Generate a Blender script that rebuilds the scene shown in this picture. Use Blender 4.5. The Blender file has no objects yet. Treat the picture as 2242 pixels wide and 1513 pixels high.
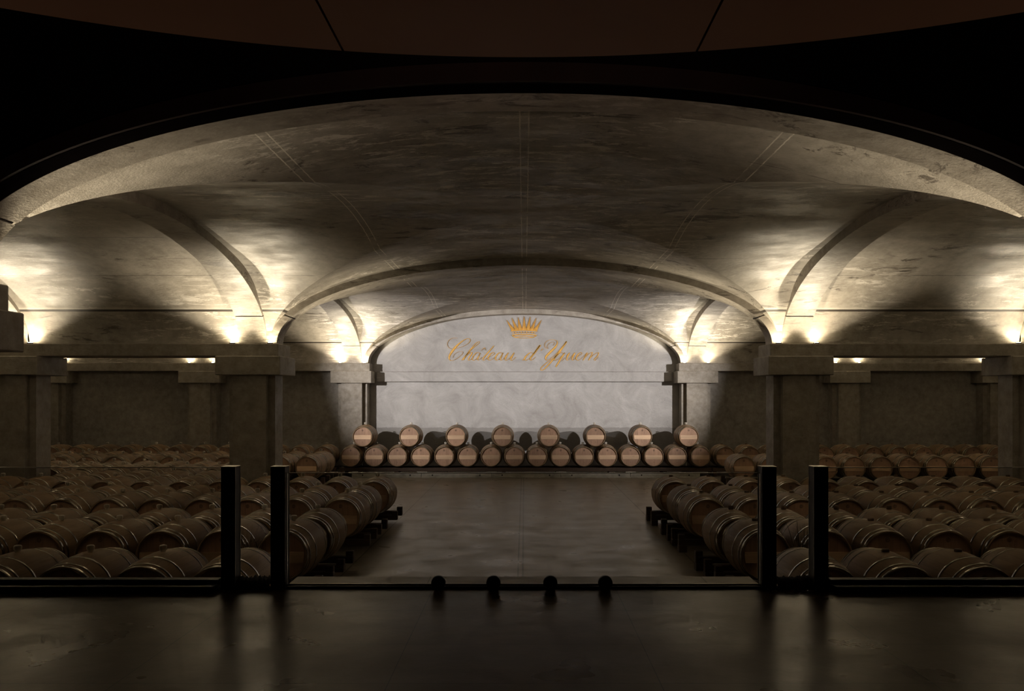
import bpy, math, random
from math import sin, cos, pi, sqrt, radians as R
random.seed(7)
sc = bpy.context.scene
col = sc.collection
EYE = 2.38            # eye above the cellar floor
PLAT = 0.80           # platform height
Z0 = EYE + 1.045      # springing of the arches
F = 1750.0; CX = 1148.0; CY = 868.0

# ------------------------------------------------------------------ helpers
class MB:
    def __init__(s): s.v = []; s.f = []; s.m = []; s.s = []
    def add(s, vs, fs, mi=0, smooth=False):
        b = len(s.v); s.v += [tuple(p) for p in vs]
        for f in fs:
            s.f.append(tuple(b + i for i in f)); s.m.append(mi); s.s.append(smooth)
        return s
    def box(s, x0, x1, y0, y1, z0, z1, mi=0, bev=0.0):
        if bev > 0:
            b = min(bev, (x1-x0)*.45, (y1-y0)*.45, (z1-z0)*.45)
            X = (x0, x0+b, x1-b, x1); Y = (y0, y0+b, y1-b, y1); Z = (z0, z0+b, z1-b, z1)
            vs = []; idx = {}
            def V(i, j, k):
                key = (i, j, k)
                if key not in idx: idx[key] = len(vs); vs.append((X[i], Y[j], Z[k]))
                return idx[key]
            fs = []
            fs += [(V(0,1,1),V(0,1,2),V(0,2,2),V(0,2,1)), (V(3,1,1),V(3,2,1),V(3,2,2),V(3,1,2)),
                   (V(1,0,1),V(2,0,1),V(2,0,2),V(1,0,2)), (V(1,3,1),V(1,3,2),V(2,3,2),V(2,3,1)),
                   (V(1,1,0),V(1,2,0),V(2,2,0),V(2,1,0)), (V(1,1,3),V(2,1,3),V(2,2,3),V(1,2,3))]
            for i, ii in ((0,1),(3,2)):
                for j, jj in ((0,1),(3,2)):
                    fs.append((V(i,jj,1),V(ii,j,1),V(ii,j,2),V(i,jj,2)))
            for i, ii in ((0,1),(3,2)):
                for k, kk in ((0,1),(3,2)):
                    fs.append((V(i,1,kk),V(ii,1,k),V(ii,2,k),V(i,2,kk)))
            for j, jj in ((0,1),(3,2)):
                for k, kk in ((0,1),(3,2)):
                    fs.append((V(1,j,kk),V(1,jj,k),V(2,jj,k),V(2,j,kk)))
            for i, ii in ((0,1),(3,2)):
                for j, jj in ((0,1),(3,2)):
                    for k, kk in ((0,1),(3,2)):
                        fs.append((V(i,jj,kk),V(ii,j,kk),V(ii,jj,k)))
            return s.add(vs, fs, mi)
        vs = [(x,y,z) for x in (x0,x1) for y in (y0,y1) for z in (z0,z1)]
        return s.add(vs, [(0,1,3,2),(4,6,7,5),(0,4,5,1),(2,3,7,6),(0,2,6,4),(1,5,7,3)], mi)
    def lathe(s, prof, n=32, axis='Z', c=(0,0,0), mi=0, smooth=True, cap0=True, cap1=True):
        vs = []; fs = []
        for (r, h) in prof:
            for k in range(n):
                a = 2*pi*k/n
                p = (r*cos(a), r*sin(a), h)
                if axis == 'Y': p = (p[0], p[2], p[1])
                elif axis == 'X': p = (p[2], p[0], p[1])
                vs.append((p[0]+c[0], p[1]+c[1], p[2]+c[2]))
        m = len(prof)
        for i in range(m-1):
            for k in range(n):
                k2 = (k+1) % n
                fs.append((i*n+k, i*n+k2, (i+1)*n+k2, (i+1)*n+k))
        s.add(vs, fs, mi, smooth)
        b = len(s.v) - len(vs)
        if cap0: s.f.append(tuple(b+k for k in range(n))); s.m.append(mi); s.s.append(False)
        if cap1: s.f.append(tuple(b+(m-1)*n+k for k in range(n))); s.m.append(mi); s.s.append(False)
        return s
    def build(s, name, mats, parent=None, loc=None, fix=True):
        me = bpy.data.meshes.new(name)
        me.from_pydata(s.v, [], s.f)
        if not isinstance(mats, (list, tuple)): mats = [mats]
        for m in mats: me.materials.append(m)
        me.polygons.foreach_set('material_index', s.m)
        me.polygons.foreach_set('use_smooth', s.s)
        if fix:
            import bmesh
            bm = bmesh.new(); bm.from_mesh(me)
            bmesh.ops.recalc_face_normals(bm, faces=bm.faces)
            bm.to_mesh(me); bm.free()
        me.update()
        o = bpy.data.objects.new(name, me); col.objects.link(o)
        if parent: o.parent = parent
        if loc: o.location = loc
        return o

def tag(o, label=None, cat=None, group=None, kind=None):
    if label: o['label'] = label
    if cat: o['category'] = cat
    if group: o['group'] = group
    if kind: o['kind'] = kind
    return o

def empty(name, loc=(0,0,0)):
    o = bpy.data.objects.new(name, None); o.empty_display_size = .1
    col.objects.link(o); o.location = loc
    return o

def copy_tree(o, parent=None):
    c = o.copy(); col.objects.link(c)
    if parent: c.parent = parent
    for ch in list(KIDS.get(o.name, [])): copy_tree(ch, c)
    return c
KIDS = {}
def remember(root):
    KIDS[root.name] = list(root.children)
    for c in root.children: remember(c)

# ------------------------------------------------------------------ materials
def mat(name):
    m = bpy.data.materials.new(name); m.use_nodes = True
    nt = m.node_tree; bs = nt.nodes['Principled BSDF']
    return m, nt, bs
def N(nt, t, **kw):
    n = nt.nodes.new(t)
    for k, v in kw.items():
        if k in n.inputs: n.inputs[k].default_value = v
        else: setattr(n, k, v)
    return n
def L(nt, a, b): nt.links.new(a, b)
def math_(nt, op, a, b=None, c=None):
    n = nt.nodes.new('ShaderNodeMath'); n.operation = op
    for i, q in enumerate((a, b, c)):
        if q is None: continue
        if isinstance(q, (int, float)): n.inputs[i].default_value = q
        else: L(nt, q, n.inputs[i])
    return n.outputs[0]
def mixc(nt, fac, a, b, mode='MIX'):
    n = nt.nodes.new('ShaderNodeMix'); n.data_type = 'RGBA'; n.blend_type = mode
    for s, q in ((n.inputs['Factor'], fac), (n.inputs[6], a), (n.inputs[7], b)):
        if isinstance(q, (int, float)): s.default_value = q
        elif isinstance(q, tuple): s.default_value = q if len(q) == 4 else q + (1,)
        else: L(nt, q, s)
    return n.outputs[2]
def ramp(nt, v, pts):
    n = nt.nodes.new('ShaderNodeValToRGB'); L(nt, v, n.inputs[0])
    e = n.color_ramp.elements
    while len(e) < len(pts): e.new(0.5)
    for i, (p, c) in enumerate(pts):
        e[i].position = p; e[i].color = (c, c, c, 1) if isinstance(c, (int, float)) else tuple(c) + (1,)
    return n.outputs[0]
def coords(nt, scale=(1,1,1), world=False):
    if world:
        g = nt.nodes.new('ShaderNodeNewGeometry'); src = g.outputs['Position']
    else:
        t = nt.nodes.new('ShaderNodeTexCoord'); src = t.outputs['Object']
    mp = nt.nodes.new('ShaderNodeMapping'); mp.inputs['Scale'].default_value = scale
    L(nt, src, mp.inputs['Vector'])
    return mp.outputs[0]
def noise(nt, vec, scale, detail=6, rough=.6, dist=0.):
    n = N(nt, 'ShaderNodeTexNoise', Scale=scale, Detail=detail, Roughness=rough, Distortion=dist)
    L(nt, vec, n.inputs['Vector']); return n.outputs[0]
def bump(nt, bs, h, strength=.3, dist=.02):
    b = N(nt, 'ShaderNodeBump', Strength=strength, Distance=dist)
    L(nt, h, b.inputs['Height']); L(nt, b.outputs[0], bs.inputs['Normal'])
def absd(nt, v, c): return math_(nt, 'ABSOLUTE', math_(nt, 'SUBTRACT', v, c))

def concrete(name, base=(.52,.475,.405), dark=(.27,.24,.195), lines=False, joint=False, streak=True, white=.35, rough=.75):
    m, nt, bs = mat(name)
    P = coords(nt, world=True)
    n1 = noise(nt, P, .55, 5, .65, .4)
    c = mixc(nt, ramp(nt, n1, [(.36, 0), (.60, 1)]), dark, base)
    n2 = noise(nt, P, 5.5, 5, .7)
    c = mixc(nt, .35, c, ramp(nt, n2, [(.3, (.16,.14,.115)), (.7, (.62,.58,.52))]), 'MIX')
    Ps = coords(nt, (.8, 2.2, 6.0), world=True)
    if streak:   # formwork streaks and scuffs
        n3 = noise(nt, Ps, 1.6, 7, .75, 1.0)
        spots = ramp(nt, n3, [(.545, 0), (.60, 1)])
        reg = ramp(nt, noise(nt, P, .6, 3, .5), [(.50, 0), (.60, 1)])
        c = mixc(nt, math_(nt, 'MULTIPLY', math_(nt, 'MULTIPLY', spots, reg), .8), c, (.07,.055,.042))
        n4 = noise(nt, coords(nt, (.7, 2.6, 4.0), world=True), 2.6, 6, .8, .5)
        reg2 = ramp(nt, noise(nt, P, .33, 3, .5, .3), [(.46, 0), (.58, 1)])
        w = math_(nt, 'MULTIPLY', math_(nt, 'MULTIPLY', ramp(nt, n4, [(.53, 0), (.57, 1)]), reg2), white)
        c = mixc(nt, w, c, (.95,.90,.82))
    sep = nt.nodes.new('ShaderNodeSeparateXYZ'); L(nt, coords(nt, world=True), sep.inputs[0])
    if lines:    # cement lines where the shells were cast together
        wob = math_(nt, 'MULTIPLY', math_(nt, 'SUBTRACT', noise(nt, P, 9, 3), .5), .02)
        x = math_(nt, 'ADD', sep.outputs[0], wob)
        tot = None
        for xc in (-.045, .045, -2.56, -2.46, 2.46, 2.56):
            l = math_(nt, 'LESS_THAN', absd(nt, x, xc), .0075)
            tot = l if tot is None else math_(nt, 'MAXIMUM', tot, l)
        brk = ramp(nt, noise(nt, P, 1.3, 6), [(.38, 0), (.5, 1)])
        c = mixc(nt, math_(nt, 'MULTIPLY', math_(nt, 'MULTIPLY', tot, brk), .9), c, (.95,.90,.80))
        y = math_(nt, 'ADD', sep.outputs[1], wob)
        tot = None
        for yc in (8.6, 9.3, 10.1, 13.1, 14.0, 14.6, 18.4, 22.3, 23.2):
            l = math_(nt, 'LESS_THAN', absd(nt, y, yc), .009)
            tot = l if tot is None else math_(nt, 'MAXIMUM', tot, l)
        brk = ramp(nt, noise(nt, P, .9, 5), [(.48, 0), (.56, 1)])
        side = math_(nt, 'GREATER_THAN', math_(nt, 'ABSOLUTE', sep.outputs[0]), 2.4)
        c = mixc(nt, math_(nt, 'MULTIPLY', math_(nt, 'MULTIPLY', tot, brk), math_(nt, 'MULTIPLY', side, .6)), c, (.06,.05,.04))
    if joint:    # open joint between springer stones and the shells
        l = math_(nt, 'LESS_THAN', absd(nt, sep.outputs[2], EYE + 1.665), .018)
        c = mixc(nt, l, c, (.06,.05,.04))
        l2 = math_(nt, 'LESS_THAN', absd(nt, sep.outputs[2], EYE + 1.70), .014)
        c = mixc(nt, math_(nt, 'MULTIPLY', l2, .5), c, (.7,.66,.58))
    L(nt, c, bs.inputs['Base Color'])
    L(nt, ramp(nt, noise(nt, coords(nt, (.7,1.5,2.5), world=True), 1.4, 3, .6, 0), [(.35, rough), (.62, rough-.22)]), bs.inputs['Roughness'])
    bs.inputs['Specular IOR Level'].default_value = .5
    h = math_(nt, 'ADD', math_(nt, 'MULTIPLY', n2, .5), noise(nt, Ps, 14, 2))
    bump(nt, bs, h, .35, .012)
    return m

M = {}
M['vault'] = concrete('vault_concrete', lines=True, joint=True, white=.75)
M['rib'] = concrete('rib_concrete', base=(.42,.375,.31), dark=(.25,.22,.175), white=.25)
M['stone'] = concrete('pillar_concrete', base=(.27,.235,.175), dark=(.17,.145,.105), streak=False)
M['dark_line'] = concrete('joint_and_edge_shade', base=(.10,.085,.07), dark=(.06,.05,.04), streak=False)  # rib joints, and the shade strips on the stringcourse
M['sidewall'] = concrete('side_wall_plaster', base=(.30,.275,.23), dark=(.20,.18,.15), streak=False)

def plaster():
    m, nt, bs = mat('back_wall_plaster')
    P = coords(nt, world=True)
    n1 = noise(nt, P, 1.1, 8, .7, 1.2)
    c = mixc(nt, ramp(nt, n1, [(.30, 0), (.68, 1)]), (.33,.318,.305), (.50,.49,.475))
    n2 = noise(nt, coords(nt, (1, 1, 1.6), world=True), 3.2, 6, .6, 3.5)
    crease = ramp(nt, absd(nt, n2, .5), [(0, 1), (.012, 0)])
    patch = ramp(nt, noise(nt, P, 2.4, 2), [(.52, 0), (.62, 1)])
    c = mixc(nt, math_(nt, 'MULTIPLY', math_(nt, 'MULTIPLY', crease, patch), .7), c, (.22,.205,.19))
    # darker band along the foot of the wall, with a ragged upper edge
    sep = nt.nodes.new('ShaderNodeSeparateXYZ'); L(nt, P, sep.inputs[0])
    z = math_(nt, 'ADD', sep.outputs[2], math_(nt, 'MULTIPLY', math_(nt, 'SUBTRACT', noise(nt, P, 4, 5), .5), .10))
    foot_band = ramp(nt, math_(nt, 'SUBTRACT', 1.40, z), [(0, 0), (.02, 1)])
    c = mixc(nt, math_(nt, 'MULTIPLY', foot_band, .62), c, (.20,.19,.175))
    L(nt, c, bs.inputs['Base Color']); bs.inputs['Roughness'].default_value = .8
    bs.inputs['Specular IOR Level'].default_value = .3
    bump(nt, bs, n2, .5, .03)
    return m
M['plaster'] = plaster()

def floor_mat(name, base, dark, rough, joints, rock=.3, jw=.006, spec=.5, sy=3.0, bmp=.14):
    m, nt, bs = mat(name)
    P = coords(nt, world=True)
    n1 = noise(nt, coords(nt, (.5, 1.2, 1), world=True), 1.3, 8, .62, 0)
    c = mixc(nt, ramp(nt, n1, [(.15, 0), (.85, 1)]), dark, base)
    n2 = noise(nt, coords(nt, (.7, sy, 1), world=True), 4.0, 6, .6, 0)
    c = mixc(nt, .45, c, ramp(nt, n2, [(.15, dark), (.85, tuple(min(1, 1.45*q) for q in base))]))
    sep = nt.nodes.new('ShaderNodeSeparateXYZ'); L(nt, P, sep.inputs[0])
    tot = None
    for ax, v in joints:
        l = math_(nt, 'LESS_THAN', absd(nt, sep.outputs[ax], v), jw)
        tot = l if tot is None else math_(nt, 'MAXIMUM', tot, l)
    if tot is not None: c = mixc(nt, math_(nt, 'MULTIPLY', tot, .8), c, tuple(q*.2 for q in dark))
    L(nt, c, bs.inputs['Base Color'])
    L(nt, ramp(nt, noise(nt, P, 1.7, 3, .5, 0), [(.2, rough), (.8, min(1, rough+rock))]), bs.inputs['Roughness'])
    bs.inputs['Specular IOR Level'].default_value = spec
    bump(nt, bs, math_(nt, 'ADD', math_(nt, 'MULTIPLY', n2, .08), noise(nt, P, 3.0, 4)), bmp, .02)
    return m
M['cellar_floor'] = floor_mat('polished_concrete_floor', (.30,.265,.21), (.19,.165,.13), .22,
    [(0,-.085),(0,-.02),(0,-2.43),(0,2.43),(1,15.96),(1,14.3),(1,20.5)], .25, .011)
M['platform'] = floor_mat('dark_stone_tiles', (.125,.090,.052), (.060,.042,.025), .22,
    [(0,-3.75),(0,-2.25),(0,-.75),(0,.75),(0,2.25),(0,3.75),(1,5.9),(1,5.1),(1,4.4),(1,3.6)], .20, .003, sy=1.3, spec=.34, bmp=.22)
M['kerb'] = floor_mat('platform_kerb_stone', (.30,.265,.21), (.21,.18,.145), .35, [(0,-.82),(0,1.55),(0,-2.6)], .2, .004)

def plain(name, c, rough=.5, metal=0., spec=.5, nscale=None, var=.25, emit=None):
    m, nt, bs = mat(name)
    if nscale:
        n = noise(nt, coords(nt), nscale, 5)
        L(nt, mixc(nt, ramp(nt, n, [(.3, 0), (.7, 1)]), tuple(q*(1-var) for q in c), tuple(min(1, q*(1+var)) for q in c)), bs.inputs['Base Color'])
    else: bs.inputs['Base Color'].default_value = tuple(c) + (1,)
    bs.inputs['Roughness'].default_value = rough
    bs.inputs['Metallic'].default_value = metal
    bs.inputs['Specular IOR Level'].default_value = spec
    if emit:
        bs.inputs['Emission Color'].default_value = tuple(emit[0]) + (1,)
        bs.inputs['Emission Strength'].default_value = emit[1]
    return m
M['black_metal'] = plain('black_coated_steel', (.006,.006,.006), .45, .0, .3, 8)
M['edge_metal'] = plain('brushed_steel_edge', (.42,.39,.33), .3, 1., .5, 20)
M['hoop'] = plain('galvanised_hoop', (.30,.275,.225), .13, 1., .5, 14)
M['rail_steel'] = plain('grey_painted_steel', (.55,.54,.49), .5, .1, .5, 6)
M['bolt'] = plain('dark_bolt', (.02,.018,.015), .5, .5)
M['black_wall'] = plain('black_painted_plaster', (.004,.003,.003), .95, 0, 0.0, 2)
M['fascia'] = plain('dark_red_brown_fascia', (.012,.004,.003), .6, 0, .25, 2)
M['gold'] = plain('gilded_letters', (.76,.435,.10), .5, .0, .5, 9, .2)
M['glass_edge'] = plain('glass_edge', (.75,.74,.68), .25, 0, .8)
M['cork'] = plain('brown_bung', (.14,.09,.055), .7, 0, .3, 20)
M['pebble'] = plain('dark_pebbles', (.012,.010,.008), .8, 0, .3, 12)
M['straw'] = plain('dry_grass', (.075,.05,.028), .8, 0, .2, 8)
M['lens'] = plain('uplight_lens', (.9,.85,.7), .3, 0, .5, None, 0, ((1,.84,.55), 50))
M['fill_globe'] = plain('canopy_fill_globe', (.9,.7,.5), .3, 0, .5, None, 0, ((1,.45,.18), 3))  # glowing globe of the added canopy fill lights

def disc_mat():
    m, nt, bs = mat('copper_brown_panel')
    n = noise(nt, coords(nt, world=True), 1.2, 6)
    L(nt, mixc(nt, n, (.20,.105,.060), (.29,.16,.095)), bs.inputs['Base Color'])
    bs.inputs['Roughness'].default_value = .55
    return m
M['disc'] = disc_mat()

def wood(name, base, dark, kind='stave'):
    m, nt, bs = mat(name)
    t = nt.nodes.new('ShaderNodeTexCoord')
    oi = nt.nodes.new('ShaderNodeObjectInfo')
    sep = nt.nodes.new('ShaderNodeSeparateXYZ'); L(nt, t.outputs['Object'], sep.inputs[0])
    off = nt.nodes.new('ShaderNodeCombineXYZ')
    L(nt, math_(nt, 'MULTIPLY', oi.outputs['Random'], 37.), off.inputs[0]); L(nt, math_(nt, 'MULTIPLY', oi.outputs['Random'], 11.), off.inputs[2])
    va = nt.nodes.new('ShaderNodeVectorMath'); va.operation = 'ADD'
    if kind == 'stave':
        ang = math_(nt, 'ARCTAN2', sep.outputs[2], sep.outputs[0])
        u = math_(nt, 'MULTIPLY', ang, 26/(2*pi)); v = sep.outputs[1]
    elif kind == 'head':
        u = math_(nt, 'DIVIDE', sep.outputs[0], .085); v = sep.outputs[2]
    else:
        u = math_(nt, 'DIVIDE', sep.outputs[2], .12); v = sep.outputs[0]
    u = math_(nt, 'ADD', u, math_(nt, 'MULTIPLY', oi.outputs['Random'], 5.))
    cell = math_(nt, 'FLOOR', u); fr = math_(nt, 'FRACT', u)
    cb = nt.nodes.new('ShaderNodeCombineXYZ')
    L(nt, math_(nt, 'MULTIPLY', u, 1.5 if kind == 'stave' else 1.0), cb.inputs[0]); L(nt, math_(nt, 'MULTIPLY', v, 1.5), cb.inputs[1]); L(nt, cell, cb.inputs[2])
    L(nt, cb.outputs[0], va.inputs[0]); L(nt, off.outputs[0], va.inputs[1])
    g = N(nt, 'ShaderNodeTexNoise', Scale=3.0, Detail=8., Roughness=.7, Distortion=.6); L(nt, va.outputs[0], g.inputs['Vector'])
    wn = nt.nodes.new('ShaderNodeTexWhiteNoise'); wn.noise_dimensions = '2D'
    cb2 = nt.nodes.new('ShaderNodeCombineXYZ'); L(nt, cell, cb2.inputs[0]); L(nt, oi.outputs['Random'], cb2.inputs[1]); L(nt, cb2.outputs[0], wn.inputs['Vector'])
    c = mixc(nt, ramp(nt, g.outputs[0], [(.3, 0), (.7, 1)]), dark, base)
    c = mixc(nt, math_(nt, 'MULTIPLY', wn.outputs[0], .45), c, tuple(q*1.25 for q in base))
    dark_line = math_(nt, 'GREATER_THAN', absd(nt, fr, .5), .485 if kind != 'bar' else .6)
    c = mixc(nt, math_(nt, 'MULTIPLY', dark_line, .55), c, tuple(q*.3 for q in dark))
    br = math_(nt, 'ADD', .82, math_(nt, 'MULTIPLY', oi.outputs['Random'], .36))
    hsv = nt.nodes.new('ShaderNodeHueSaturation'); L(nt, c, hsv.inputs['Color']); L(nt, br, hsv.inputs['Value'])
    c = hsv.outputs[0]
    if kind == 'head':   # branded marks burnt into the head
        def dot(cz, rx, rz):
            a = math_(nt, 'DIVIDE', sep.outputs[0], rx); b = math_(nt, 'DIVIDE', math_(nt, 'SUBTRACT', sep.outputs[2], cz), rz)
            return math_(nt, 'LESS_THAN', math_(nt, 'ADD', math_(nt, 'MULTIPLY', a, a), math_(nt, 'MULTIPLY', b, b)), 1.)
        d = math_(nt, 'MAXIMUM', dot(.185, .028, .030), dot(-.165, .011, .011))
        ns = noise(nt, t.outputs['Object'], 60, 3)
        c = mixc(nt, math_(nt, 'MULTIPLY', d, math_(nt, 'MULTIPLY', ns, 1.1)), c, (.05,.03,.02))
    L(nt, c, bs.inputs['Base Color'])
    bs.inputs['Roughness'].default_value = .55 if kind == 'stave' else .62
    bs.inputs['Specular IOR Level'].default_value = .4
    bump(nt, bs, g.outputs[0], .15, .004)
    return m
M['stave'] = wood('oak_staves', (.27,.18,.100), (.18,.115,.062), 'stave')
M['head'] = wood('oak_head', (.42,.262,.172), (.27,.160,.102), 'head')
M['bar'] = wood('pale_oak_bar', (.66,.46,.30), (.50,.345,.22), 'bar')
M['rack'] = wood('dark_rack_timber', (.075,.045,.028), (.035,.022,.014), 'bar')

def glass_pane_mat(name, tint, refl=1.):
    m = bpy.data.materials.new(name); m.use_nodes = True; nt = m.node_tree
    nt.nodes.clear()
    out = nt.nodes.new('ShaderNodeOutputMaterial')
    tr = N(nt, 'ShaderNodeBsdfTransparent'); tr.inputs[0].default_value = tint + (1,)
    gl = N(nt, 'ShaderNodeBsdfGlossy', Roughness=.01); gl.inputs[0].default_value = (refl, refl, refl, 1)
    fr = N(nt, 'ShaderNodeFresnel', IOR=1.5)
    mx = nt.nodes.new('ShaderNodeMixShader')
    L(nt, fr.outputs[0], mx.inputs[0]); L(nt, tr.outputs[0], mx.inputs[1]); L(nt, gl.outputs[0], mx.inputs[2])
    L(nt, mx.outputs[0], out.inputs[0])
    return m
M['glass'] = glass_pane_mat('tinted_glass', (.90,.89,.87))
def bung_glass():
    m, nt, bs = mat('clear_glass_bung')
    bs.inputs['Base Color'].default_value = (.85,.80,.70,1); bs.inputs['Roughness'].default_value = .12
    out = [n for n in nt.nodes if n.type == 'OUTPUT_MATERIAL'][0]
    tr = N(nt, 'ShaderNodeBsdfTransparent'); tr.inputs[0].default_value = (.85,.84,.80,1)
    lw = N(nt, 'ShaderNodeLayerWeight', Blend=.55)
    mx = nt.nodes.new('ShaderNodeMixShader')
    L(nt, ramp(nt, lw.outputs['Facing'], [(.2, .28), (.8, 1)]), mx.inputs[0]); L(nt, tr.outputs[0], mx.inputs[1]); L(nt, bs.outputs[0], mx.inputs[2])
    L(nt, mx.outputs[0], out.inputs['Surface'])
    return m
M['clear'] = bung_glass()

# ------------------------------------------------------------------ arches and vaults
AL, BL = 4.88, 1.54          # transverse arch intrados half-span and rise
AV, BV = 5.03, 1.685         # vault shell half-span and rise
RIBS = [(6.82, 7.24), (15.75, 16.17), (24.95, 25.37)]
PILX = [5.35, 10.05, 14.75]

def rib_x(name, y0, y1, cx=0, a=AL, b=BL, ao=5.32, bo=2.0, zb=Z0, n=96, axis='X', jt=True):
    """solid arch rib; axis X spans in x between y0..y1, axis Y spans in y between y0..y1 in x"""
    mb = MB(); ts = [pi*i/n for i in range(n+1)]
    tj = .34
    if jt:
        ts += [tj-.0055, tj+.0055, pi-tj-.0055, pi-tj+.0055]; ts.sort()
    def P(t, o, w, rec=0.):
        A, B = (ao, bo) if o else (a+rec, b+rec)
        u = cx + A*cos(t); z = zb + B*sin(t)
        return (u, w, z) if axis == 'X' else (w, u, z)
    for i in range(len(ts)-1):
        t0, t1 = ts[i], ts[i+1]
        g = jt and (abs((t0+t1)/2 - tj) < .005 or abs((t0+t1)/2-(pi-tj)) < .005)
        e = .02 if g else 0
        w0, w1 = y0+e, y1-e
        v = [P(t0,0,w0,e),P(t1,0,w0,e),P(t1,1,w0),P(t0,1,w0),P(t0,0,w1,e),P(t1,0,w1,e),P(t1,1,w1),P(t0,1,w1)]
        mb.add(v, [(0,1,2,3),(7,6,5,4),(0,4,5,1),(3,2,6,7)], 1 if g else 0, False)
    o = mb.build(name, [M['rib'], M['dark_line']], fix=False)
    return o

def shade_smooth_inner(o): pass

def central_vault(name, y0, y1):
    yc = (y0+y1)/2; h0 = (y1-y0)/2; at = h0 + .045
    n = 64; mb = MB(); vid = {}
    vs = []; 
    def V(i, j, reg):
        k = (i, j, reg)
        if k not in vid:
            u = -1 + 2*i/n; v = -1 + 2*j/n
            zz = max(cos(pi/2*u), cos(pi/2*v))
            X = AV*sin(pi/2*u); yy = at*sin(pi/2*v); z = Z0 + BV*zz
            if reg == 'T':       # the shell flares up beside the side ribs, baring their cheeks
                t = min(1, max(0, (abs(X)-4.5)/.5)); t = t*t*(3-2*t)
                f = min(1, max(0, (h0-.32-abs(yy))/.35)); f = f*f*(3-2*f)
                z += .12*math.exp(-((abs(yy)/h0*4.25-3.3)/1.0)**2)*t*f
            if abs(u) > .999: X = math.copysign(5.22, X)
            vid[k] = len(vs); vs.append((X, yy + yc, z))
        return vid[k]
    fs = []
    for i in range(n):
        for j in range(n):
            uc = -1 + 2*(i+.5)/n; vc = -1 + 2*(j+.5)/n
            q = [(i,j),(i+1,j),(i+1,j+1),(i,j+1)]
            tris = [(0,1,2),(0,2,3)] if uc*vc > 0 else [(0,1,3),(1,2,3)]
            for t in tris:
                cu = sum(-1+2*q[k][0]/n for k in t)/3; cv = sum(-1+2*q[k][1]/n for k in t)/3
                reg = 'L' if abs(cu) < abs(cv) else 'T'
                fs.append(tuple(V(*q[k], reg) for k in t))
    mb.add(vs, fs, 0, True)
    o = mb.build(name, M['vault'], fix=False)
    return o

def side_vault(name, x0, x1, y0, y1):
    yc = (y0+y1)/2; at = (y1-y0)/2 + .045
    n = 56; mb = MB(); m = 8
    vs = []; fs = []
    for i in range(m+1):
        x = x0 + (x1-x0)*i/m
        for j in range(n+1):
            v = -1 + 2*j/n
            vs.append((x, yc + at*sin(pi/2*v), Z0 + BV*cos(pi/2*v)))
    for i in range(m):
        for j in range(n):
            a = i*(n+1)+j; fs.append((a, a+1, a+n+2, a+n+1))
    mb.add(vs, fs, 0, True)
    return mb.build(name, M['vault'], fix=False)

BAYS = [(7.24, 15.75), (16.17, 24.95)]
for (y0, y1) in BAYS:
    tag(central_vault('ceiling', y0, y1), kind='structure')
    for s in (-1, 1):
        tag(side_vault('ceiling', min(s*5.2, s*16.5), max(s*5.2, s*16.5), y0, y1), kind='structure')
ti = 1
for (y0, y1) in RIBS:
    tag(rib_x('trim_%d' % ti, y0, y1), kind='structure'); ti += 1
for (y0, y1) in BAYS:
    yc = (y0+y1)/2; h = (y1-y0)/2
    for k, px in enumerate(PILX):
        if k == 2 and y0 < 10: continue
        for s in (-1, 1):
            c = s*(px + .0)
            tag(rib_x('trim_%d' % ti, c-.27, c+.27, cx=yc, a=h, b=BL-.01, ao=h+.44, bo=2.0, axis='Y'), kind='structure'); ti += 1

# ------------------------------------------------------------------ shell
def struct(name, mb, m, **k): return tag(mb.build(name, m, **k), kind='structure')
struct('floor', MB().box(-17, 17, 6.9, 25.8, -.2, 0), M['cellar_floor'])
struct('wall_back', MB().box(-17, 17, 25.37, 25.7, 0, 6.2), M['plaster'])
struct('wall_left', MB().box(-17.2, -16.9, 6.9, 25.7, 0, 6.2), M['sidewall'])
struct('wall_right', MB().box(16.9, 17.2, 6.9, 25.7, 0, 6.2), M['sidewall'])
# stringcourse across the nave end and the side wall facings
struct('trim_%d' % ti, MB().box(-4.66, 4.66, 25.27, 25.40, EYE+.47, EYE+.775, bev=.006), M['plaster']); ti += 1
for zz in (.466, .779):  # dark-coloured strips standing in for shade lines at the stringcourse edges
    struct('trim_%d' % ti, MB().box(-4.66, 4.66, 25.262, 25.30 if zz < .5 else 25.272, EYE+zz-.006, EYE+zz+.006), M['dark_line']); ti += 1
for s in (-1, 1):
    a, b = sorted((s*4.93, s*16.9))
    struct('wall_left' if s < 0 else 'wall_right', MB().box(a, b, 25.30, 25.45, 0, EYE+.80), M['sidewall'])
    struct('wall_left' if s < 0 else 'wall_right', MB().box(a, b, 25.0, 25.45, EYE+1.03, EYE+1.12), M['sidewall'])

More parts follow.
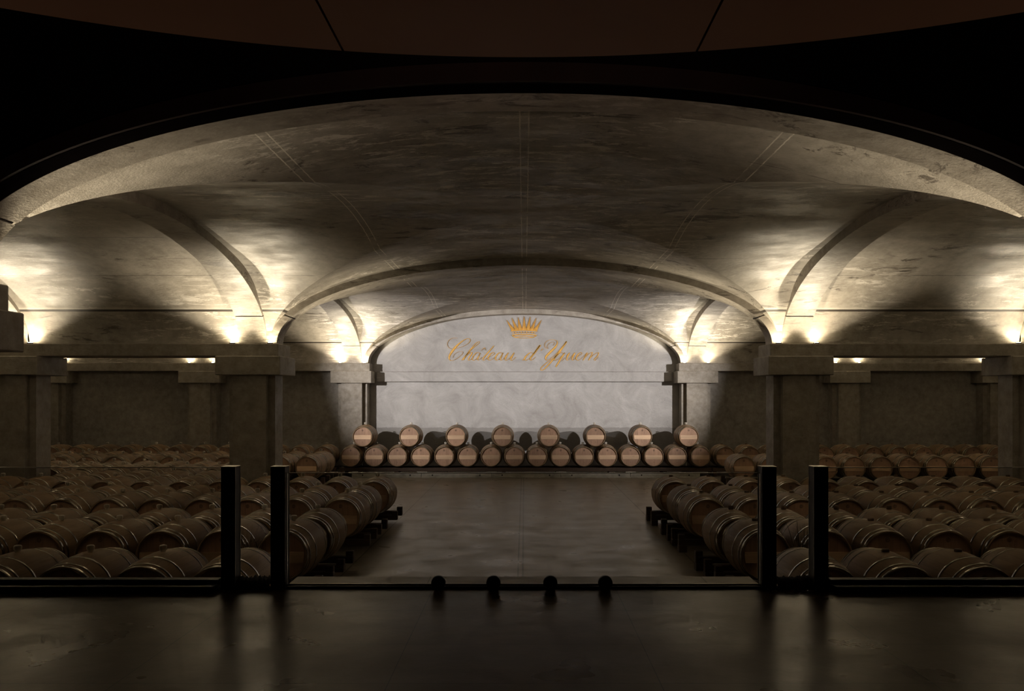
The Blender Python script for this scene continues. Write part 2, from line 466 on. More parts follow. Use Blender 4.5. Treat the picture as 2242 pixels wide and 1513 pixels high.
# platform and tasting room
struct('floor', MB().box(-9, 9, -5, 6.66, 0, PLAT), M['platform'])
struct('trim_%d' % ti, MB().box(-1.99, 1.975, 6.665, 7.02, 0, PLAT-.002), M['kerb']); ti += 1
def front_wall():
    mb = MB(); n = 80
    y0, y1 = 6.60, 6.815
    T = 6.4
    pts = [(AL*cos(pi*i/n), Z0+BL*sin(pi*i/n)) for i in range(n+1)]
    def outer(i):
        x = pts[i][0]
        return (x*9/AL, T)
    vs = []; fs = []
    for i in range(n+1):
        for y in (y0, y1):
            vs.append((pts[i][0], y, pts[i][1])); vs.append((outer(i)[0], y, T))
    for i in range(n):
        a = i*4; b = a+4
        fs += [(a, b, b+1, a+1), (a+2, a+3, b+3, b+2), (a, a+2, b+2, b)]
    mb.add(vs, fs)
    for s in (-1, 1):
        xa, xb = sorted((s*AL, s*9))
        xa2, xb2 = sorted((s*6.1, s*9))
        mb.box(xa2, xb2, y0, y1, PLAT, Z0)
        # triangle beside the springing
        mb.add([(s*AL, y0, Z0), (s*9, y0, Z0), (s*9, y0, T)], [(0,1,2)])
        mb.add([(s*AL, y1, Z0), (s*9, y1, Z0), (s*9, y1, T)], [(0,1,2)])
    return mb
struct('wall_front', front_wall(), M['black_wall'])
struct('wall_left', MB().box(-9.2, -9, -5, 6.6, PLAT, 6.4), M['black_wall'])
struct('wall_right', MB().box(9, 9.2, -5, 6.6, PLAT, 6.4), M['black_wall'])
struct('wall_rear', MB().box(-9, 9, -5.2, -5, PLAT, 6.4), M['black_wall'])
struct('ceiling', MB().box(-9.2, 9.2, -5.2, 6.8, 6.2, 6.4), M['black_wall'])
# archivolt band round the mouth of the arch
def archivolt():
    mb = MB(); n = 90
    for i in range(n):
        t0, t1 = pi*i/n, pi*(i+1)/n
        v = []
        for y in (6.56, 6.60):
            for t in (t0, t1):
                for A, B in ((AL+.005, BL+.005), (AL+.17, BL+.16)):
                    v.append((A*cos(t), y, Z0+B*sin(t)))
        mb.add(v, [(0,2,3,1),(4,5,7,6),(0,4,6,2),(1,3,7,5)], 0)
    return mb
struct('trim_%d' % ti, archivolt(), M['fascia'], fix=False); ti += 1

# hanging round canopy over the tasting room
def canopy():
    root = empty('ceiling_canopy', (0, -1.33, EYE+1.6))
    tag(root, 'large round copper-brown ceiling canopy hanging over the tasting platform', 'canopy')
    seams = [-9, -.84*1.0, .80, 9]
    for k in range(3):
        mb = MB(); a, b = seams[k]+.006, seams[k+1]-.006
        a, b = max(a, -5.1), min(b, 5.1); n = 60
        vs = []; fs = []
        for i in range(n+1):
            x = a + (b-a)*i/n; y = sqrt(max(0, 5.1**2-x*x))
            # slightly dished underside
            for yy in (-y, y):
                for z in (0, .12): vs.append((x, yy, z))
        for i in range(n):
            p = i*4; q = p+4
            fs += [(p, p+2, q+2, q), (p+1, q+1, q+3, p+3), (p+2, p+3, q+3, q+2), (p, q, q+1, p+1)]
        fs += [(0,1,3,2), (n*4, n*4+2, n*4+3, n*4+1)]
        mb.add(vs, fs)
        mb.build('canopy_panel', M['disc'], root)
    for hx, hy in ((0, 2.0), (0, -2.0), (-2.5, 0), (2.5, 0)):
        MB().box(hx-.02, hx+.02, hy-.02, hy+.02, .12, 2.2).build('hanger', M['black_metal'], root)
canopy()

# ------------------------------------------------------------------ pillars and beams
SIDE = {-1: 'left', 1: 'right'}
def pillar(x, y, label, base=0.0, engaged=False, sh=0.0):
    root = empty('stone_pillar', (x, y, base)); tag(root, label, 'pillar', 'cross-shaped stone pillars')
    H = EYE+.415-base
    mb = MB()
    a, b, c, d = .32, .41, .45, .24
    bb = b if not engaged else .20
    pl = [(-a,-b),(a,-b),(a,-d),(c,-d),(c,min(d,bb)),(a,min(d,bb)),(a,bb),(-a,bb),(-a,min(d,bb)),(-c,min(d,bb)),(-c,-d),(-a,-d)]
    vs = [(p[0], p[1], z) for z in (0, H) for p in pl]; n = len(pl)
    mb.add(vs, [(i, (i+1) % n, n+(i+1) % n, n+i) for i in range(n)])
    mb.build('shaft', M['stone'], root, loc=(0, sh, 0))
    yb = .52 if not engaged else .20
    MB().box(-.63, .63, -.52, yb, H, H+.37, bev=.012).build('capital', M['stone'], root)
    return root
NAMES = {0: 'flanking the aisle', 1: 'second out from the aisle', 2: 'third out from the aisle'}
for s in (-1, 1):
    for k, px in enumerate(PILX):
        if k < 2: pillar(s*px, 15.96, 'stone pillar %s, standing midway down the cellar on the %s' % (NAMES[k], SIDE[s]))
        pillar(s*px, 25.16, 'stone pillar %s, half sunk in the far wall on the %s' % (NAMES[k], SIDE[s]), engaged=True)
    if s < 0: pillar(s*PILX[0], 7.03, 'nearest stone pillar, black against the vaults at the left picture edge', sh=-.19)
    else: pillar(s*PILX[0], 7.03, 'nearest stone pillar, just off the right picture edge', sh=-.19)

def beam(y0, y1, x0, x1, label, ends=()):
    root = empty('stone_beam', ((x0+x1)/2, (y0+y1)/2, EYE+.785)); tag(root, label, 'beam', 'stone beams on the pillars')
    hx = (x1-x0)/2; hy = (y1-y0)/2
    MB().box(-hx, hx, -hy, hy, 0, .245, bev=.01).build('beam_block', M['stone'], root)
for s in (-1, 1):
    for (yy, lab) in (((6.63, 7.43), 'over the nearest pillars'), ((15.56, 16.36), 'midway down the cellar'), ((24.76, 25.36), 'along the far wall')):
        a, b = sorted((s*4.79, s*(16.8 if yy[0] > 10 else 11.2)))
        beam(yy[0], yy[1], a, b, 'long stone beam %s, on the %s of the aisle' % (lab, SIDE[s]))

# ------------------------------------------------------------------ uplights
def uplight(x, y, aimy, label, power):
    root = empty('uplight', (x, y, EYE+1.03)); tag(root, label, 'lamp', 'small uplights on the beams')
    MB().lathe([(.05,0),(.055,.004),(.055,.022),(.045,.024)], 20).build('housing', M['black_metal'], root)
    MB().lathe([(.043,.0245),(.03,.028)], 20, cap0=False).build('lens', M['lens'], root)
    ld = bpy.data.lights.new('uplight_beam', 'SPOT'); ld.energy = power; ld.color = (1, .85, .62)
    ld.spot_size = R(140); ld.spot_blend = .38; ld.shadow_soft_size = .035
    ld.use_nodes = True; nt = ld.node_tree
    lf = nt.nodes.new('ShaderNodeLightFalloff'); lf.inputs['Strength'].default_value = 1.0; lf.inputs['Smooth'].default_value = 2.2
    em = [n for n in nt.nodes if n.type == 'EMISSION'][0]
    nt.links.new(lf.outputs['Quadratic'], em.inputs['Strength'])
    lo = bpy.data.objects.new('uplight_beam', ld); col.objects.link(lo); lo.parent = root
    lo.location = (0, 0, .05)
    lo.rotation_euler = (pi + R(4)*aimy, 0, 0)
    return root
PW = 62
LB = {0: 'at aisle pillar', 1: 'at second pillar out', 2: 'at third pillar out'}
for s in (-1, 1):
    for k, px in enumerate(PILX):
        for (ly, aim, place) in ((7.335, 1, 'on the near arch'), (15.655, -1, 'on middle beam front'), (16.265, 1, 'on middle beam rear'), (24.85, -1, 'on far wall beam')):
            if k == 2 and ly < 16.0: continue
            for dx, w in ((-.37, 'aisle side'), (.37, 'outer side')):
                uplight(s*(px+dx), ly, aim, 'lit uplight %s %s, %s, %s' % (place, LB[k], w, SIDE[s]), PW)

# spotlights on the rear ledge that light the painted end wall
def wall_spot(s):
    root = empty('spotlight', (s*8.8, 16.25, EYE+1.03)); tag(root, 'small black spotlight on the %s rear ledge aimed at the end wall' % SIDE[s], 'spotlight')
    MB().box(-.05, .05, -.04, .04, 0, .1, bev=.01).build('bracket', M['black_metal'], root)
    h = MB().lathe([(.05,-.10),(.055,-.09),(.055,.08),(.045,.09)], 20, 'Y', (0, .05, .17)).build('housing', M['black_metal'], root)
    ld = bpy.data.lights.new('wall_beam', 'SPOT'); ld.energy = WALLP; ld.color = (1, .93, .90)
    ld.spot_size = R(43); ld.spot_blend = .9; ld.shadow_soft_size = .035
    lo = bpy.data.objects.new('wall_beam', ld); col.objects.link(lo); lo.parent = root
    lo.location = (0, .18, .17)
    import mathutils
    d = mathutils.Vector((s*2.3, 25.37, EYE+.8)) - mathutils.Vector((s*8.8, 16.43, EYE+1.2))
    lo.rotation_euler = d.to_track_quat('-Z', 'Y').to_euler()
WALLP = 820
wall_spot(-1); wall_spot(1)

# added warm fill lights for the canopy, out of frame beside the camera
for s in (-1, 1):
    root = empty('canopy_fill', (s*8.9, 1.0, PLAT+2.3)); tag(root, 'added warm fill globe on the %s wall, lighting the canopy from out of view' % SIDE[s], 'lamp')
    MB().lathe([(.001,-.08),(.05,-.065),(.08,0),(.05,.065),(.001,.08)], 20, c=(-s*.12,0,0)).build('globe', M['fill_globe'], root)
    MB().box(-.04 if s < 0 else -.0, .04 if s > 0 else 0, -.05, .05, -.05, .05).build('bracket', M['black_metal'], root)
    ld = bpy.data.lights.new('canopy_fill_beam', 'SPOT'); ld.energy = 150; ld.color = (1, .72, .55); ld.shadow_soft_size = .1
    ld.spot_size = R(40); ld.spot_blend = 1.0
    lo = bpy.data.objects.new('canopy_fill_beam', ld); col.objects.link(lo); lo.parent = root; lo.location = (-s*.3, 0, 0)
    import mathutils
    lo.rotation_euler = mathutils.Vector((-s*4.2, 1.7, 1.15)).to_track_quat('-Z', 'Y').to_euler()

# ------------------------------------------------------------------ barrels
RB, RH, HL = .342, .289, .475
def rad(y):
    t = abs(y)/HL
    return RH + (RB-RH)*(1 - t**1.9)
def barrel_proto(bung):
    root = empty('wine_barrel')
    ys = [-HL + 2*HL*i/22 for i in range(23)]
    mb = MB(); n = 40
    prof = [(RH-.022, -HL+.028), (RH-.020, -HL)] + [(rad(y), y) for y in ys] + [(RH-.02, HL), (RH-.022, HL-.028), (.001, HL-.028)]
    mb.lathe(prof, n, 'Y', cap0=False, cap1=True)
    mb.build('staves', M['stave'], root)
    for y, w in ((-.452,.034),(-.385,.026),(-.21,.028),(.21,.028),(.385,.026),(.452,.034)):
        h = MB(); ya, yb = y-w/2, y+w/2; e = .003
        h.lathe([(rad(ya)-.004, ya), (rad(ya)+e, ya+.001), (rad(yb)+e, yb-.001), (rad(yb)-.004, yb)], n, 'Y', cap0=False, cap1=False)
        h.build('hoop', M['hoop'], root)
    MB().lathe([(RH-.021, -HL+.028), (RH-.021, -HL+.040)], n, 'Y', smooth=False).build('head', M['head'], root)
    # crossbar cut to the circle of the head
    zt, zb_, r = .045, -.080, RH-.026
    vs = []; k = 8
    xs_t = sqrt(r*r-zt*zt)-.012; xs_b = sqrt(r*r-zb_*zb_)-.012
    cb = MB()
    y0, y1 = -HL+.012, -HL+.028
    pts = [(-xs_b, zb_)] + [(-sqrt(r*r-z*z)+.012, z) for z in (zb_*.5, 0, zt*.5)] + [(-xs_t, zt), (xs_t, zt)] + [(sqrt(r*r-z*z)-.012, z) for z in (zt*.5, 0, zb_*.5)] + [(xs_b, zb_)]
    m = len(pts)
    cb.add([(p[0], y, p[1]) for y in (y0, y1) for p in pts], [tuple(range(m))] + [(i, (i+1) % m, m+(i+1) % m, m+i) for i in range(m)])
    cb.build('crossbar', M['bar'], root)
    b = MB()
    if bung == 'glass':
        b.lathe([(.022,-.004),(.025,.010),(.034,.016),(.037,.030),(.037,.052),(.031,.062),(.012,.066)], 16, c=(0,0,RB)).build('bung', M['clear'], root)
    elif bung == 'cork':
        b.lathe([(.034,-.004),(.036,.006),(.034,.024),(.028,.027)], 16, c=(0,0,RB)).build('bung', M['cork'], root)
    elif bung == 'tall':
        b.lathe([(.030,-.004),(.034,.010),(.034,.045),(.028,.048)], 16, c=(0,0,RB)).build('bung', M['cork'], root)
    remember(root)
    return root
PROTO = {}; USED = set()
ORD = ['first','second','third','fourth','fifth','sixth','seventh','eighth','ninth','tenth','eleventh','twelfth','thirteenth','fourteenth','fifteenth','sixteenth']
def place_barrel(kind, x, y, z, label, group):
    if kind not in PROTO: PROTO[kind] = barrel_proto(kind)
    p = PROTO[kind]
    if kind not in USED: USED.add(kind); o = p
    else: o = copy_tree(p)
    o.location = (x + random.uniform(-.002,.002), y + random.uniform(-.006,.006), z)
    o.rotation_euler = (0, 0, R(random.uniform(-.6,.6)))
    tag(o, label, 'barrel', group)
    return o

def rack(y, x0, x1, s, rowname, ztop=.19):
    root = empty('barrel_rack', ((x0+x1)/2, y, 0))
    tag(root, 'low dark timber rack under the %s' % rowname, 'rack', 'barrel racks')
    c = (x0+x1)/2; h = (x1-x0)/2
    for yo in (-.28, .28):
        MB().box(-h, h, yo-.05, yo+.05, .10, ztop, bev=.006).build('rail', M['rack'], root)
        xx = -h + .06
        while xx < h:
            MB().box(xx-.06, xx+.06, yo-.07, yo+.07, 0, .10, bev=.005).build('foot', M['rack'], root)
            xx += 1.42
        # end stops beside the outermost barrels
        inner = -s*(h-.05)
        MB().box(inner-.05, inner+.05, yo-.045, yo+.045, ztop, ztop+.075, bev=.006).build('end_stop', M['rack'], root)
    return root

ZC = .532
P = .705
def row(s, y, xs, rowname, kind, ext=.36):
    for i, x in enumerate(xs):
        place_barrel(kind, s*x, y, ZC, 'oak barrel, %s from the aisle in the %s' % (ORD[i], rowname), 'barrels in the %s' % rowname)
    a, b = sorted((s*(xs[0]-ext-.06), s*(xs[-1]+ext)))
    rack(y, a, b, s, rowname)
def seq(a, n, p=P): return [a + p*i for i in range(n)]
def pxs(s, y, x): return CX + s*x*F/y
def vis(s, y, xs):
    out = []
    for x in xs:
        c = pxs(s, y, x); r = .36*F/(y-.4)
        if c+r < 2 or c-r > 2240: continue
        if y > 16.9:
            if s < 0 and (c+r < 104 or (c-r > 516 and c+r < 616)): continue
            if s > 0 and (c-r > 2212 or (c-r > 1684 and c+r < 1786)): continue
        out.append(x)
    return out
ROWN = ['front row','second row','third row','fourth row','fifth row','sixth row','seventh row','eighth row','ninth row','tenth row','eleventh row']
for s in (-1, 1):
    bank = ' of the %s bank' % SIDE[s]
    G = 'glass' if s < 0 else 'cork'
    T = 'glass' if s < 0 else 'tall'
    rows = [(7.76, seq(2.80, 4), G), (9.71, seq(2.80, 7), G), (10.68, seq(2.76, 8), T), (12.54, seq(2.78, 9), G), (13.51, seq(2.78, 10), G), (15.05, seq(2.76, 11), G)]
    if s < 0: rows += [(16.25, seq(6.42, 5), G), (17.69, seq(6.05, 8), G), (18.66, seq(6.05, 8), G), (21.1, seq(5.62, 13, .71), G), (22.07, seq(5.62, 13, .71), G)]
    else: rows += [(21.1, seq(5.68, 13, .71), G)]
    for k, (y, xs, kind) in enumerate(rows):
        row(s, y, vis(s, y, xs), ROWN[k] + bank, kind)
# back row against the end wall: a continuous bottom course, with single barrels riding on every pair in front of the wall
YB = 24.10; PB = .690; ZB = .598
bx = [.04 + (i-7.5)*PB for i in range(16)]
for i, x in enumerate(bx):
    side = 'left' if i < 8 else 'right'; n = i if i < 8 else 15-i
    place_barrel('glass', x, YB, ZB, 'oak barrel in the bottom course before the inscribed wall, %s from its %s end' % (ORD[n], side), 'bottom course before the inscribed wall')
for i in range(8):
    side = 'left' if i < 4 else 'right'; n = i if i < 4 else 7-i
    x = (bx[2*i]+bx[2*i+1])/2
    place_barrel('glass', x, YB, ZB + sqrt((2*RB)**2-(PB/2)**2) + .002, 'upper oak barrel riding on a pair, %s from the %s end' % (ORD[n], side), 'upper barrels before the inscribed wall')
def back_rack(a, b, label):
    root = empty('barrel_rack', ((a+b)/2, YB, 0)); tag(root, label, 'rack', 'barrel racks')
    h = (b-a)/2
    for yo in (-.30, .30):
        MB().box(-h, h, yo-.05, yo+.05, .155, .262, bev=.006).build('rail', M['rack'], root)
        xx = -h+.08
        while xx < h:
            MB().box(xx-.05, xx+.05, yo-.05, yo+.05, 0, .155).build('foot', M['rack'], root); xx += 1.6
back_rack(bx[0]-.36, bx[-1]+.36, 'long dark timber rack carrying the pyramid row at the end wall')
for s in (-1, 1):
    xs = vis(s, YB, [5.95 + .735*i for i in range(13)])
    for i, x in enumerate(xs):
        place_barrel('glass' if s < 0 else 'cork', s*x, YB, ZB, 'oak barrel against the far side wall, %s out from the %s aisle pillar' % (ORD[i], SIDE[s]), 'barrels along the far %s wall' % SIDE[s])
    a, b = sorted((s*(xs[0]-.36), s*(xs[-1]+.36)))
    back_rack(a, b, 'dark timber rack along the far wall of the %s side aisle' % SIDE[s])

# steel kerb rail in front of the back row
root = empty('steel_floor_rail', (0, 23.45, 0)); tag(root, 'long grey bolted steel rail on the floor before the end wall barrels', 'rail')
xx = -5.05
for k in range(5):
    a = xx + k*2.04; b = a + 2.03
    seg = MB().box(a, b, -.06, .06, 0, .15, bev=.008).build('rail_section', M['rail_steel'], root)
    for q in (a+.32, b-.32):
        MB().lathe([(.022, -.068), (.022, -.058)], 12, 'Y', c=(q, 0, .075)).build('bolt', M['bolt'], seg)
    MB().box(a-.14 if k else a, a+.16, -.03, .05, .15, .17).build('joint_plate', M['rail_steel'], root)
MB().box(-5.05, 5.15, -.10, -.062, 0, .02).build('base_strip', M['rail_steel'], root)

# ------------------------------------------------------------------ glass balustrade
YG = 6.53
def post(x, x_in, label):
    root = empty('gate_post', (x, YG+.065, PLAT)); tag(root, label, 'post', 'black gate posts')
    MB().box(-.06, .06, -.055, .065, 0, 1.0, bev=.004).build('post_body', M['black_metal'], root)
    MB().box(-.062, .062, -.057, .067, 1.0, 1.006).build('cap', M['edge_metal'], root)
    s = 1 if x_in > 0 else -1
    for yy in (-.058, .062):
        MB().box(s*.0605-.002, s*.0605+.002, yy-.002, yy+.004, .06, 1.0).build('edge_strip', M['edge_metal'], root)
post(-2.425, 1, 'outer black post of the left glass gate pair')
post(-2.018, 1, 'inner black post of the left glass gate pair')
post(2.005, -1, 'inner black post of the right glass gate pair')
post(2.43, -1, 'outer black post of the right glass gate pair')
def pane(x0, x1, y, h, base, label, name='glass_balustrade'):
    root = empty(name, ((x0+x1)/2, y, PLAT)); tag(root, label, 'glass panel')
    w = (x1-x0)/2
    MB().box(-w, w, -.006, .006, base*.5, h-.006).build('glass_pane', M['glass'], root)
    MB().box(-w, w, -.006, .006, h-.006, h).build('top_edge', M['glass_edge'], root)
    return root, w
for s in (-1, 1):
    a, b = sorted((s*2.50, s*4.70))
    r, w = pane(a, b, YG+.03, 1.0, .075, 'tinted glass balustrade panel on a black channel, %s of the gate' % SIDE[s])
    MB().box(-w, w, -.16, -.012, 0, .055, bev=.004).build('floor_channel', M['black_metal'], r)
    MB().box(-w, w, -.045, .045, .0, .085, bev=.004).build('base_channel', M['black_metal'], r)
r, w = pane(-1.955, 1.945, 6.60, .952, .03, 'wide clear glass barrier closing the opening above the aisle', 'glass_barrier')
MB().box(-w, w, -.03, .022, 0, .018, bev=.003).build('base_channel', M['black_metal'], r)
MB().box(-w, w, .024, .034, 0, .028).build('steel_trim', M['edge_metal'], r)
for i, px_ in enumerate((959, 1080, 1205, 1326)):
    x = (px_-CX)*6.5/F
    root = empty('floor_clamp', (x, 6.53, PLAT+.058))
    tag(root, 'round black glass clamp on the floor, %s of the four' % ['leftmost', 'second from left', 'third from left', 'rightmost'][i], 'clamp', 'round glass clamps')
    MB().lathe([(.035,-.030),(.052,-.028),(.058,-.020),(.058,.020),(.050,.030)], 32, 'Y').build('clamp_disc', M['black_metal'], root)
    MB().lathe([(.018,-.036),(.020,-.030)], 16, 'Y').build('cap_screw', M['bolt'], root)

# dark pebble beds and dry grass between the gate posts
def pebble_bed(x0, x1, label):
    mb = MB(); n = 26; m = 6; vs = []; fs = []
    for i in range(n+1):
        for j in range(m+1):
            x = x0 + (x1-x0)*i/n; y = YG-.02 + .22*j/m
            e = 0 if j in (0, m) else 1
            vs.append((x, y, PLAT + .001 + e*(.060 + .035*random.random()*abs(sin(i*.9+j)))))
    for i in range(n):
        for j in range(m):
            a = i*(m+1)+j; fs.append((a, a+1, a+m+2, a+m+1))
    mb.add(vs, fs, 0, True)
    o = mb.build('pebble_bed', M['pebble']); tag(o, label, 'pebbles', kind='stuff')
pebble_bed(-2.36, -2.08, 'low bed of dark pebbles between the left gate posts')
pebble_bed(2.07, 2.365, 'low bed of dark pebbles between the right gate posts')
def tuft(x, y, label):
    mb = MB(); rnd = random.Random(int(x*100))
    for i in range(70):
        a = rnd.uniform(-.55, .55); b = rnd.uniform(-.2, .2); h = rnd.uniform(.75, .99)
        x0 = rnd.uniform(-.05, .05); y0 = rnd.uniform(-.03, .03)
        w = rnd.uniform(.003, .006)
        pts = [(x0 + a*.42*t**1.6, y0 + b*.3*t, h*t) for t in (0, .3, .6, .85, 1)]
        vs = []
        for k, p in enumerate(pts):
            ww = w*(1-k/4.6)
            vs += [(p[0]-ww, p[1], p[2]), (p[0]+ww, p[1]-.001, p[2]), (p[0], p[1]+ww, p[2])]
        fs = []
        for k in range(4):
            q = k*3
            fs += [(q, q+1, q+4, q+3), (q+1, q+2, q+5, q+4), (q+2, q, q+3, q+5)]
        mb.add(vs, fs)
    o = mb.build('dry_grass', M['straw'], loc=(x, y, 0)); tag(o, label, 'dry grass', kind='stuff')
tuft(-3.14, 8.98, 'dark fan of dry grass rising between the two front barrel rows, left of the aisle')
tuft(3.12, 8.98, 'dark fan of dry grass rising between the two front barrel rows, right of the aisle')

# ------------------------------------------------------------------ gilded inscription and crown on the end wall
WY = 25.362
def w2(x, y):
    px_, py_ = 960 + x/5.9, 680 + y/5.9
    return ((px_-CX)*WY/F, EYE + (CY-py_)*WY/F)
def smooth(pts, k=6):
    out = []; n = len(pts)
    for i in range(n-1):
        p0 = pts[max(i-1,0)]; p1 = pts[i]; p2 = pts[i+1]; p3 = pts[min(i+2,n-1)]
        for j in range(k):
            t = j/k
            out.append(tuple(.5*((2*b)+(-a+c)*t+(2*a-5*b+4*c-d)*t*t+(-a+3*b-3*c+d)*t**3) for a,b,c,d in zip(p0,p1,p2,p3)))
    out.append(pts[-1]); return out
def stroke(mb, pts, wd=None, th=.018, k=6):
    if wd is None: pts = [(p[0], p[1], p[2] if len(p) > 2 else 4) for p in pts]
    else: pts = [(p[0], p[1], wd) for p in pts]
    pts = smooth(pts, k) if k > 1 else pts
    q = []
    for x, y, w in pts:
        a, b = w2(x, y); q.append((a, b, max(w*(1.05 if w < 19.5 else 1.1), 3.0)/5.9*WY/F/2))
    vs = []; n = len(q)
    for i in range(n):
        a = q[max(i-1,0)]; b = q[min(i+1,n-1)]
        dx, dz = b[0]-a[0], b[1]-a[1]; l = sqrt(dx*dx+dz*dz) or 1
        nx, nz = -dz/l, dx/l; w = q[i][2]
        vs += [(q[i][0]+nx*w, WY, q[i][1]+nz*w), (q[i][0]+nx*w*.55, WY-th, q[i][1]+nz*w*.55), (q[i][0]-nx*w*.55, WY-th, q[i][1]-nz*w*.55), (q[i][0]-nx*w, WY, q[i][1]-nz*w)]
    fs = []
    for i in range(n-1):
        p = i*4
        fs += [(p, p+1, p+5, p+4), (p+1, p+2, p+6, p+5), (p+2, p+3, p+7, p+6)]
    fs += [(0,3,2,1), ((n-1)*4, (n-1)*4+1, (n-1)*4+2, (n-1)*4+3)]
    mb.add(vs, fs)
root = empty('gilded_inscription', (0, 0, 0)); tag(root, 'gilded script lettering across the grey end wall under the crown', 'lettering')
def letter(*strokes):
    mb = MB()
    for st in strokes: stroke(mb, st)
    mb.build('letter', M['gold'], root, fix=False)
T_, K_ = 3.5, 17
letter([(245,358,3),(190,355,3),(135,385,4),(115,430,4),(130,475,4),(180,497,4),(235,488,4),(300,470,4),(360,442,4),(400,408,6),(410,378,8),(388,362,7),(340,375,9),(270,425,18),(210,485,26),(165,545,26),(140,595,20),(142,632,11),(168,646,5),(210,635,4),(265,600,4),(310,558,4),(316,538,4),(300,528,3),(250,537,3),(205,567,3),(185,610,3)])
letter([(300,642,8),(355,580,14),(420,505,12),(490,450,6),(530,415,5),(522,401,5),(490,418,7),(430,482,10),(370,562,16),(318,640,14)],
       [(338,612,4),(390,556,6),(425,540,8),(432,556,13),(398,606,14),(386,636,10),(405,640,5),(450,600,3)])
letter([(535,556,4),(510,540,5),(472,560,12),(440,608,14),(440,638,9),(470,638,5),(510,600,5),(540,548,9),(512,608,14),(505,636,9),(525,638,5),(560,602,3)],
       [(555,516,4),(594,482,7),(608,513,4)])
letter([(716,455,8),(652,530,14),(585,606,15),(572,636,9),(595,640,5),(640,602,3)])
letter([(642,606,3),(690,582,4),(724,556,6),(710,540,6),(670,565,13),(642,608,15),(648,638,8),(682,636,5),(738,598,3)])
letter([(825,556,4),(798,540,6),(762,565,14),(735,610,16),(742,640,9),(772,634,5),(812,590,6),(835,545,10),(805,608,16),(800,638,10),(825,636,5),(862,600,3)])
letter([(862,592,3),(903,545,9),(872,600,16),(862,636,10),(888,640,5),(932,600,5),(978,545,10),(946,600,16),(934,638,10),(958,640,5),(1000,600,3)])
letter([(1088,642,12),(1112,620,6)], [(1222,558,4),(1192,540,6),(1150,570,15),(1116,614,18),(1120,641,9),(1152,635,5),(1200,595,5),(1240,545,12),(1314,447,22),(1240,548,20),(1192,610,18),(1190,640,9),(1215,635,5),(1255,600,3)])
letter([(1348,494,10),(1322,520,4)])
letter([(1480,452,3),(1500,420,3),(1478,404,3),(1430,425,3),(1405,460,3),(1415,490,4),(1385,478,4),(1370,440,4),(1400,395,4),(1460,378,4),(1518,386,6),(1536,412,11),(1515,465,20),(1450,532,26),(1392,592,24),(1386,630,12),(1412,641,6),(1462,610,6),(1530,550,6),(1600,470,12),(1655,400,18),(1560,540,20),(1470,645,18),(1390,735,12),(1342,770,8),(1320,764,8),(1332,733,8),(1392,678,7),(1475,620,5)])
letter([(1614,556,4),(1584,540,6),(1542,565,14),(1502,610,16),(1500,640,9),(1535,635,5),(1590,592,6),(1632,545,12),(1580,625,18),(1515,728,16)], [(1590,655,3),(1640,606,3)])
letter([(1650,592,3),(1694,546,9),(1664,600,16),(1656,636,10),(1682,636,5),(1722,592,5),(1762,545,10),(1736,600,16),(1726,636,10),(1750,634,5),(1782,602,3)])
letter([(1782,606,3),(1822,580,4),(1854,556,6),(1838,540,6),(1802,570,13),(1780,610,15),(1790,640,8),(1822,636,5),(1872,594,3)])
letter([(1876,592,3),(1925,545,9),(1868,642,14)], [(1888,612,4),(1950,556,5),(1990,545,10),(1940,642,15)], [(1960,612,4),(2028,556,5),(2070,545,9),(2052,590,13),(2014,630,11),(2030,642,5),(2068,600,3)])

root = empty('crown_relief', (0, 0, 0)); tag(root, 'gilded seven-pointed crown relief above the script on the end wall', 'crown')
tips = [(880,124),(947,96),(1027,87),(1106,74),(1186,78),(1264,96),(1330,124)]
def arc_y(x, y0, sag): t = (x-1106)/170; return y0 - sag*(1-t*t)
bases = [945, 990, 1035, 1083, 1131, 1178, 1224, 1270]
for i, (tx, ty) in enumerate(tips):
    a, b = bases[i], bases[i+1]
    mb = MB()
    A = (a, arc_y(a, 262, 14)); B = (b, arc_y(b, 262, 14)); mid = ((A[0]+B[0])/2, (A[1]+B[1])/2)
    mb_pts = [w2(*A), w2(*B), w2(tx, ty), w2((mid[0]*.6+tx*.4), (mid[1]*.6+ty*.4))]
    mb.add([(mb_pts[0][0], WY, mb_pts[0][1]), (mb_pts[1][0], WY, mb_pts[1][1]), (mb_pts[2][0], WY, mb_pts[2][1]), (mb_pts[3][0], WY-.05, mb_pts[3][1]), ((mb_pts[0][0]+mb_pts[1][0])/2, WY-.05, (mb_pts[0][1]+mb_pts[1][1])/2)],
           [(0,3,2), (1,2,3), (0,4,3), (4,1,3)])
    stroke(mb, [A + (5,), (tx, ty, 3)], k=1); stroke(mb, [B + (5,), (tx, ty, 3)], k=1)
    mb.build('crown_point', M['gold'], root, fix=False)
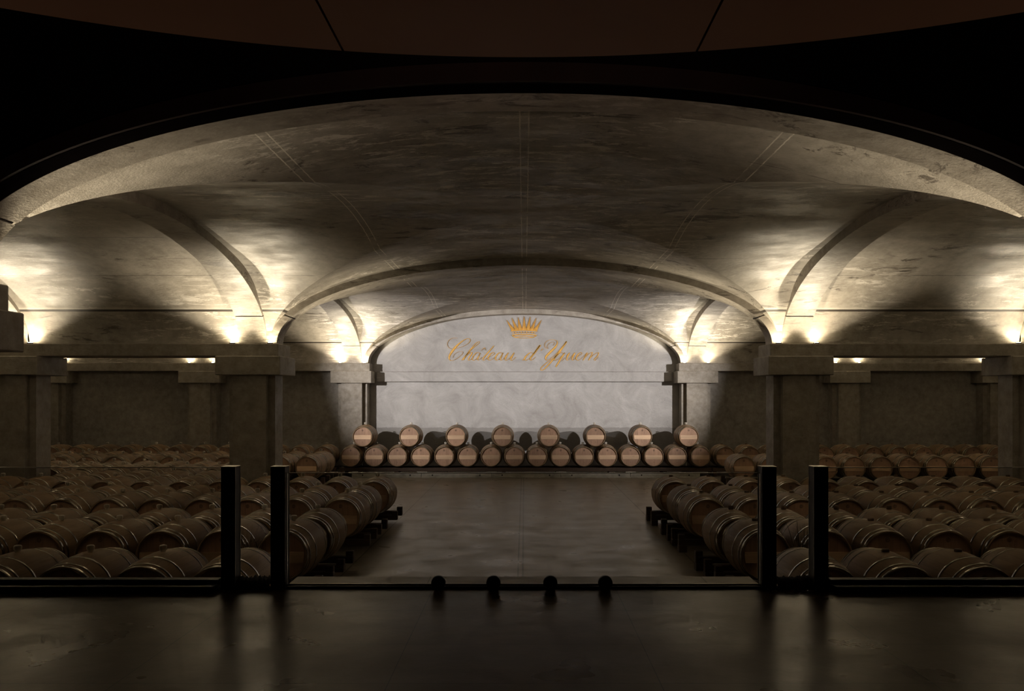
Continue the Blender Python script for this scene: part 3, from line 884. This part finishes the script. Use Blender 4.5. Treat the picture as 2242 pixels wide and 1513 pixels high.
for y0, w, sag, x0, x1 in ((268, 15, 14, 938, 1276), (322, 15, 16, 950, 1270)):
    mb = MB(); stroke(mb, [(x0+(x1-x0)*i/10, arc_y(x0+(x1-x0)*i/10, y0, sag), w) for i in range(11)], th=.04); mb.build('crown_rim', M['gold'], root, fix=False)
for i in range(9):
    x = 965 + i*35; y = arc_y(x, 295, 15)
    mb = MB(); stroke(mb, [(x-11, y, 5), (x, y, 22 if i % 2 else 14), (x+11, y, 5)], th=.035, k=3); mb.build('crown_jewel', M['gold'], root, fix=False)
mb = MB(); stroke(mb, [(955,322,8),(985,342,12),(1040,352,9),(1106,356,7),(1172,352,9),(1232,342,12),(1268,322,8)], th=.03); mb.build('crown_base', M['gold'], root, fix=False)
mb = MB(); stroke(mb, [(1010,338,7),(1106,328,10),(1204,338,7)], th=.012); mb.build('crown_lining', M['gold'], root, fix=False)

# ------------------------------------------------------------------ world, camera, colour
w = bpy.data.worlds.new('cellar_dark'); sc.world = w; w.use_nodes = True
w.node_tree.nodes['Background'].inputs[0].default_value = (0, 0, 0, 1)
w.node_tree.nodes['Background'].inputs[1].default_value = 0
cd = bpy.data.cameras.new('camera'); cam = bpy.data.objects.new('camera', cd); col.objects.link(cam)
cam.location = (0, 0, EYE); cam.rotation_euler = (pi/2, 0, 0)
cd.sensor_width = 36; cd.lens = F/2242*36
cd.shift_x = -27/2242; cd.shift_y = 111.5/2242
cd.clip_start = .05; cd.clip_end = 200
sc.camera = cam
sc.view_settings.view_transform = 'Standard'; sc.view_settings.look = 'None'
sc.view_settings.gamma = 1; sc.view_settings.use_curve_mapping = False
sc.view_settings.exposure = 2.22
sc.cycles.max_bounces = 7; sc.cycles.diffuse_bounces = 3; sc.cycles.glossy_bounces = 3
sc.cycles.use_adaptive_sampling = True; sc.cycles.adaptive_threshold = .03; sc.cycles.adaptive_min_samples = 16
sc.cycles.transparent_max_bounces = 12; sc.cycles.transmission_bounces = 4
sc.cycles.sample_clamp_indirect = 4.0
